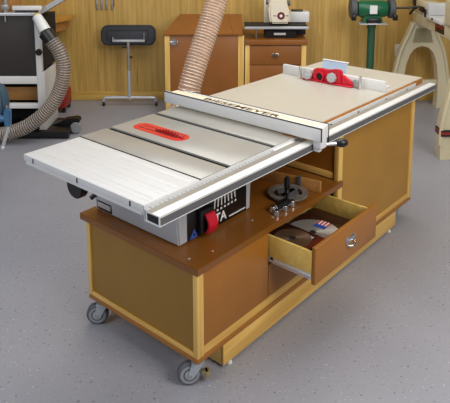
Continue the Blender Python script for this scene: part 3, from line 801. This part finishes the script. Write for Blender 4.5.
# ------------------------------------------------------------------ left: stationary drum sander on white frame
ds = empty('stationary_sander', (-1.9, 3.05, 0), 'stationary machine with charcoal front on white steel frame at left', 'machine')
def X(x): return x + 1.9
def Y(y): return y - 3.05
MB().box(X(-2.5), X(-1.487), Y(2.904), Y(2.92), .54, 1.05, .002).build('front_panel', 'charcoal', ds)
MB().box(X(-1.486), X(-1.440), Y(2.90), Y(2.945), .07, 1.03, .002).build('frame_post', 'white', ds)
MB().box(X(-2.54), X(-2.501), Y(2.90), Y(2.945), .07, 1.03, .002).build('frame_post', 'white', ds)
MB().box(X(-2.5), X(-1.4865), Y(2.90), Y(2.94), .471, .537, .002).build('frame_rail', 'white', ds)
MB().box(X(-2.5), X(-1.4865), Y(2.90), Y(2.94), .258, .300, .002).build('frame_rail', 'white', ds)
MB().box(X(-1.4395), X(-1.425), Y(2.90), Y(3.26), .07, .570, .002).build('side_panel', 'white', ds)
MB().box(X(-2.5), X(-1.45), Y(2.98), Y(3.40), .575, 1.02).build('inner_housing', 'black_matte', ds)
MB().box(X(-2.5), X(-1.49), Y(3.05), Y(3.07), .29, .405).build('shelf_board', 'board', ds)
MB().box(X(-2.5), X(-1.445), Y(2.95), Y(3.25), .245, .258).build('shelf', 'black_matte', ds)
MB().box(X(-2.5), X(-1.445), Y(3.235), Y(3.25), .07, .57).build('back_panel', 'black_matte', ds)
ba = MB().box(X(-2.6), X(-1.24), Y(2.86), Y(3.25), .012, .068, .006)
ba.prism([(X(-1.42), .068), (X(-1.20), .068), (X(-1.17), .11), (X(-1.20), .135), (X(-1.30), .12)], Y(3.02), Y(3.12), 'Y', .008)
ba.build('mobile_base', 'black', ds)
MB().cyl((X(-1.205), Y(2.99), .055), (X(-1.205), Y(3.015), .055), .046, None, 20, .004).build('base_wheel', 'rubber', ds)
for gx in (-1.255, -1.5, -2.5): MB().cyl((X(gx), Y(2.90), 0), (X(gx), Y(2.90), .0118), .02).build('base_glide', 'black', ds)
MB().box(X(-2.6), X(-1.45), Y(2.87), Y(3.3), 1.052, 1.075, .002).build('table_slab', 'alu', ds)
cb = MB().box(X(-1.66), X(-1.42), Y(2.90), Y(2.93), 1.095, 1.13, .003).build('cross_bar', 'white', ds)
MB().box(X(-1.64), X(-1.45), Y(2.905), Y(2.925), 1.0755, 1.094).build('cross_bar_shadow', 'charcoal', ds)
po = MB().cyl((X(-1.72), Y(2.92), 1.05), (X(-1.72), Y(2.92), 1.35), .016).box(X(-1.75), X(-1.69), Y(2.89), Y(2.93), 1.10, 1.14, .004).cyl((X(-1.715), Y(2.885), 1.10), (X(-1.715), Y(2.885), 1.0), .007)
po.build('upright_post', 'steel', ds)
MB().prism([(X(-1.45), 1.05), (X(-1.24), 1.175), (X(-1.24), 1.215), (X(-1.45), 1.10)], Y(2.98), Y(3.2), 'Y', .003).build('outfeed_table', 'alu', ds)
MB().box(X(-2.4), X(-1.68), Y(2.96), Y(3.2), 1.076, 1.30, .01).build('drum_cover', 'board', ds)
np_ = MB().tube([(X(-1.445), Y(2.86), 1.045), (X(-1.40), Y(2.82), .985), (X(-1.369), Y(2.803), .936)], [.040, .048, .052], 20).build('dust_port', 'white', ds)
MB().box(X(-1.47), X(-1.43), Y(2.85), Y(2.898), 1.02, 1.075, .004).build('port_clip', 'yellow', ds)
MB().cyl((X(-1.455), Y(2.88), .745), (X(-1.455), Y(2.899), .745), .028, None, 20, .004).build('lock_knob', 'black', ds)

lh = empty('dust_hose', (-1.3, 2.78, .06), 'smoky ribbed hose curving down from the white machine at left', 'dust hose')
o_ = Vector((-1.3, 2.78, .06))
hp = [(-1.355, 2.80, .915), (-1.315, 2.79, .862), (-1.250, 2.78, .765), (-1.222, 2.775, .656), (-1.238, 2.77, .530), (-1.295, 2.765, .386), (-1.388, 2.76, .266), (-1.503, 2.755, .172), (-1.632, 2.75, .112), (-1.79, 2.75, .080), (-2.1, 2.75, .076)]
hose(lh, [Vector(p) - o_ for p in hp], .056, .020, 'hose_dark', 'wire_dark', .0018)
MB().cyl(Vector((-1.366, 2.802, .927)) - o_, Vector((-1.313, 2.788, .860)) - o_, .061, None, 24, .003).build('hose_cuff', 'black', lh)

# wooden bench behind the machine
wbk = empty('wooden_bench', (-1.95, 3.72, 0), 'yellow pine bench by the wall behind the white machine', 'bench')
MB().prism([(-.75, -.30), (.33, -.30), (.52, .12), (.52, .30), (-.75, .30)], .872, .905, 'Z', .003).build('bench_top', 'bench_wood', wbk)
MB().prism([(-.70, -.24), (.30, -.24), (.46, .12), (.46, .29), (-.70, .29)], .77, .8715, 'Z', .003).build('apron', 'board', wbk)
for x, y in ((-.65, -.2), (-.05, -.2), (-.65, .25), (-.05, .25)):
    MB().box(x - .03, x + .03, y - .03, y + .03, 0, .7695, .002).build('leg', 'charcoal', wbk)

# red rolling box behind the hose
rb = empty('rolling_toolbox', (-1.50, 3.70, 0), 'small red box on a black wheel near the wall behind hose', 'toolbox')
MB().box(-.16, .055, -.10, .14, .045, .21, .02, seg=3).build('body', 'red_box', rb)
for x in (-.12, .03):
    MB().cyl((x - .012, -.07, .024), (x + .012, -.07, .024), .024, None, 16).box(x - .008, x + .008, -.078, -.062, .02, .05).build('wheel', 'black', rb)
    MB().cyl((x - .012, .11, .024), (x + .012, .11, .024), .024, None, 16).box(x - .008, x + .008, .102, .118, .02, .05).build('wheel', 'black', rb)

# blue vise at the lower left
bv = empty('pedestal_vise', (-1.55, 1.80, 0), 'blue vise with hanging silver handle rod at the left edge', 'vise')
MB().cyl((-.08, 0, 0), (-.08, 0, .02), .11).cyl((-.08, 0, .02), (-.08, 0, .50), .045).build('pedestal', 'blue_dark', bv)
MB().prism([(-.12, .50), (.185, .50), (.21, .60), (.20, .70), (.17, .745), (-.02, .745), (-.08, .65)], -.06, .07, 'Y', .012).build('vise_body', 'blue_dark', bv)
MB().box(.12, .19, -.066, -.055, .62, .70, .004).build('jaw_plate', 'steel', bv)
MB().prism([(.215, .49), (.252, .49), (.258, .60), (.228, .615), (.212, .58)], -.085, -.045, 'Y', .006).cyl((.18, -.063, .54), (.22, -.063, .54), .022).build('screw_nut', 'blue', bv)
MB().cyl((.236, -.065, .612), (.236, -.065, .632), .012).build('nut_cap', 'chrome', bv)
MB().cyl((.237, -.065, .49), (.192, -.075, .345), .012, None, 12).lathe([(.010, 0), (.016, .006), (.016, .022), (.010, .03)], (.196, -.074, .356), (-.045, -.01, -.145), 16).build('handle_rod', 'alu', bv)

# ------------------------------------------------------------------ light
def area(name, loc, target, size, power, col, sy=None):
    l = bpy.data.lights.new(name, 'AREA'); l.energy = power; l.color = col; l.size = size
    if sy: l.shape = 'RECTANGLE'; l.size_y = sy
    o = bpy.data.objects.new(name, l); C.objects.link(o); o.location = loc
    d = Vector(target) - Vector(loc); o.rotation_euler = d.to_track_quat('-Z', 'Y').to_euler()
area('overhead_softbox', (.3, 1.6, 3.3), (.2, 1.4, 0), 3.2, 88, (1, .98, .95), 2.6)
area('key_softbox', (2.6, -1.8, 2.9), (.6, .6, .5), 2.0, 118, (1, .96, .90))
area('cool_fill', (-2.4, -1.6, 2.4), (-.5, .5, 0), 2.2, 52, (.86, .92, 1))
w = bpy.data.worlds.new('room_light'); bpy.context.scene.world = w; w.use_nodes = True
w.node_tree.nodes['Background'].inputs['Color'].default_value = (1, .97, .93, 1)
w.node_tree.nodes['Background'].inputs['Strength'].default_value = .17

# ------------------------------------------------------------------ camera
F, CX, CY, PITCH = 612.95, 227.91, 30.46, 9.4261
cam = bpy.data.cameras.new('camera'); co = bpy.data.objects.new('camera', cam); C.objects.link(co)
cam.sensor_fit = 'HORIZONTAL'; cam.sensor_width = 36; cam.lens = F / 450 * 36
cam.shift_x = (225 - CX) / 450; cam.shift_y = -(201.5 - CY) / 450
co.location = (.1145, -2.1002, 1.7565); co.rotation_euler = (math.radians(90 - PITCH), 0, 0)
cam.clip_start = .05
sc_ = bpy.context.scene; sc_.camera = co
sc_.view_settings.view_transform = 'Standard'; sc_.view_settings.look = 'None'
sc_.view_settings.exposure = 0
